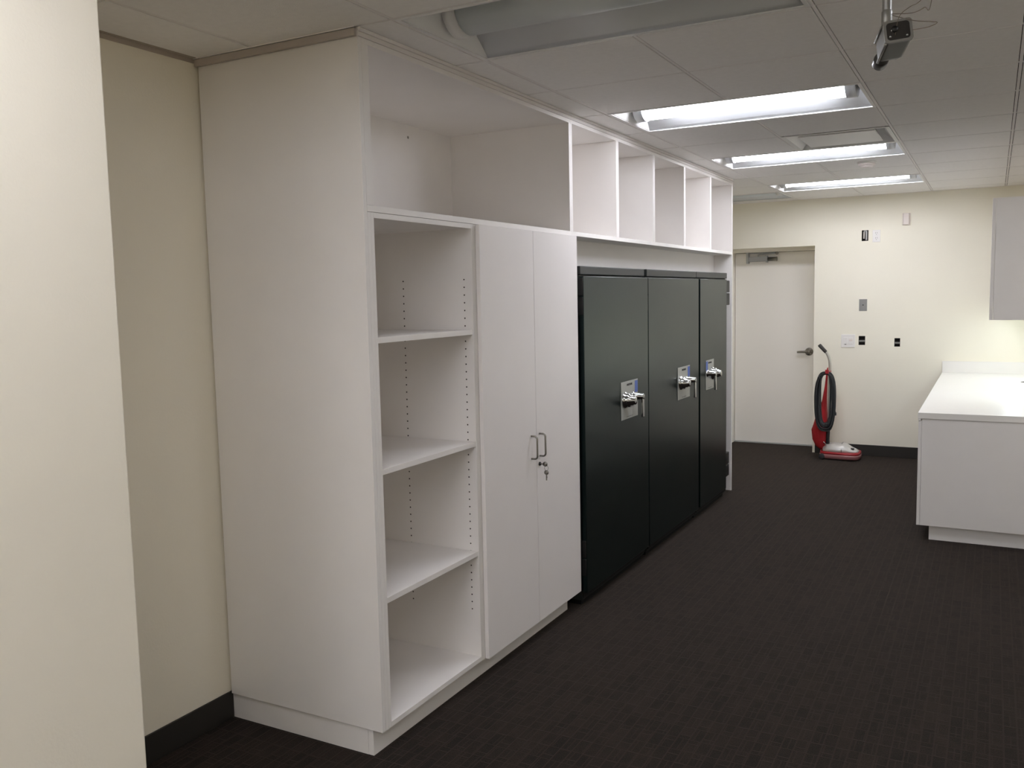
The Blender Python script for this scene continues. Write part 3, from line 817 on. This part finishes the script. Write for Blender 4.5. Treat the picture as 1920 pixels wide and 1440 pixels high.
for yy in (-.09, .09):
    p = MB(); p.lathe((.70, VY + yy - .008, .014), (0, 1, 0), [(0, 0), (.014, 0), (.014, .016), (0, .016)], 'rubber', n=18); part(p, 'wheel', root)
# fan housing / fork at the pivot
p = MB(); p.tube([(.490, VY - .03, .140), (.492, VY - .03, .20), (.498, VY - .02, .34), (.500, VY - .01, .42)], [.022, .020, .017, .012], 'rubber', n=14)
p.tube([(.462, VY - .09, .175), (.475, VY - .075, .150), (.50, VY - .055, .140), (.525, VY - .06, .136)], .005, 'chrome'); part(p, 'handle_fork', root, 'dark lower handle socket with chrome bail')
p = MB(); p.tube(curve([(.496, VY - .01, .36), (.499, VY - .01, .62), (.5, VY, .89), (.497, VY, .96), (.487, VY, 1.005), (.468, VY, 1.045), (.450, VY, 1.066)]), .0135, 'tubem', n=14); part(p, 'handle_tube', root)
p = MB(); p.tube([(.462, VY, 1.052), (.458, VY, 1.057), (.43, VY, 1.088), (.400, VY, 1.121), (.395, VY, 1.127)], [.013, .017, .0175, .0185, .015], 'grip', n=16); part(p, 'grip', root, 'dark grey hand grip')
# bag
p = MB(); rings = []
for z, xc_, hx_, hy_ in ((.085, .450, .035, .05), (.12, .430, .058, .085), (.19, .414, .072, .105), (.28, .412, .074, .11), (.38, .424, .058, .095), (.47, .436, .040, .07), (.58, .452, .022, .045), (.72, .466, .012, .025), (.87, .474, .008, .012), (.900, .478, .005, .008)):
    ring_ = []
    for k in range(20):
        a = 2 * math.pi * k / 20
        wr = 1 + .05 * math.sin(3 * a + z * 14) + .03 * math.sin(7 * a + z * 30)
        ring_.append((xc_ + hx_ * math.cos(a) * wr, VY + .01 + hy_ * math.sin(a) * wr, z))
    rings.append(ring_)
p.loft(rings, 'red'); part(p, 'dust_bag', root, 'red cloth dust bag')
# hooks and cord bundle
p = MB(); p.box(.484, .516, VY - .172, VY - .004, .862, .874, 'redp', bev=.003).box(.484, .516, VY - .18, VY - .1725, .855, .895, 'redp', bev=.003)
p.box(.484, .51, VY - .172, VY - .004, .360, .372, 'rubber', bev=.003).box(.484, .51, VY - .18, VY - .1725, .335, .374, 'rubber', bev=.003); part(p, 'cord_hook', root)
cd = MB()
rnd = random.Random(11)
for L in range(14):
    wl_ = .052 + .0036 * L + rnd.uniform(-.003, .003); wr_ = .040 + .0036 * L + rnd.uniform(-.004, .003)
    zt_ = .858 + rnd.uniform(-.012, .014); zb_ = .366 - .006 * L + rnd.uniform(-.012, .006)
    yy = VY - .125 - .0048 * (L % 5) * 2 - rnd.uniform(0, .006)
    cxx = .490 - .003 * math.sin(L)
    pts = []
    for k in range(40):
        a = 2 * math.pi * k / 40
        sx = math.sin(a); cz = math.cos(a)
        ww = wr_ if sx > 0 else wl_
        pts.append((cxx + ww * 1.05 * (abs(sx) ** .62) * (1 if sx > 0 else -1) + .003 * math.sin(2 * a + L), yy + .006 * math.sin(a * 3 + L), (zt_ + zb_) / 2 + (zt_ - zb_) / 2 * (abs(cz) ** .85) * (1 if cz > 0 else -1)))
    cd.tube(pts, .0058, 'cord', n=8, closed=True)
cd.tube(curve([(.560, VY - .14, .72), (.572, VY - .15, .60), (.574, VY - .15, .52), (.580, VY - .15, .475)]), .005, 'cord').box(.573, .589, VY - .158, VY - .142, .448, .478, 'cord', bev=.003)
cd.tube(curve([(.41, VY - .14, .79), (.415, VY - .16, .815), (.43, VY - .17, .818), (.436, VY - .17, .80), (.42, VY - .155, .785)]), .005, 'cord')
part(cd, 'power_cord', root, 'dark grey cord looped between two hooks')
# a turn of the whole machine is not needed: it stands square to the wall
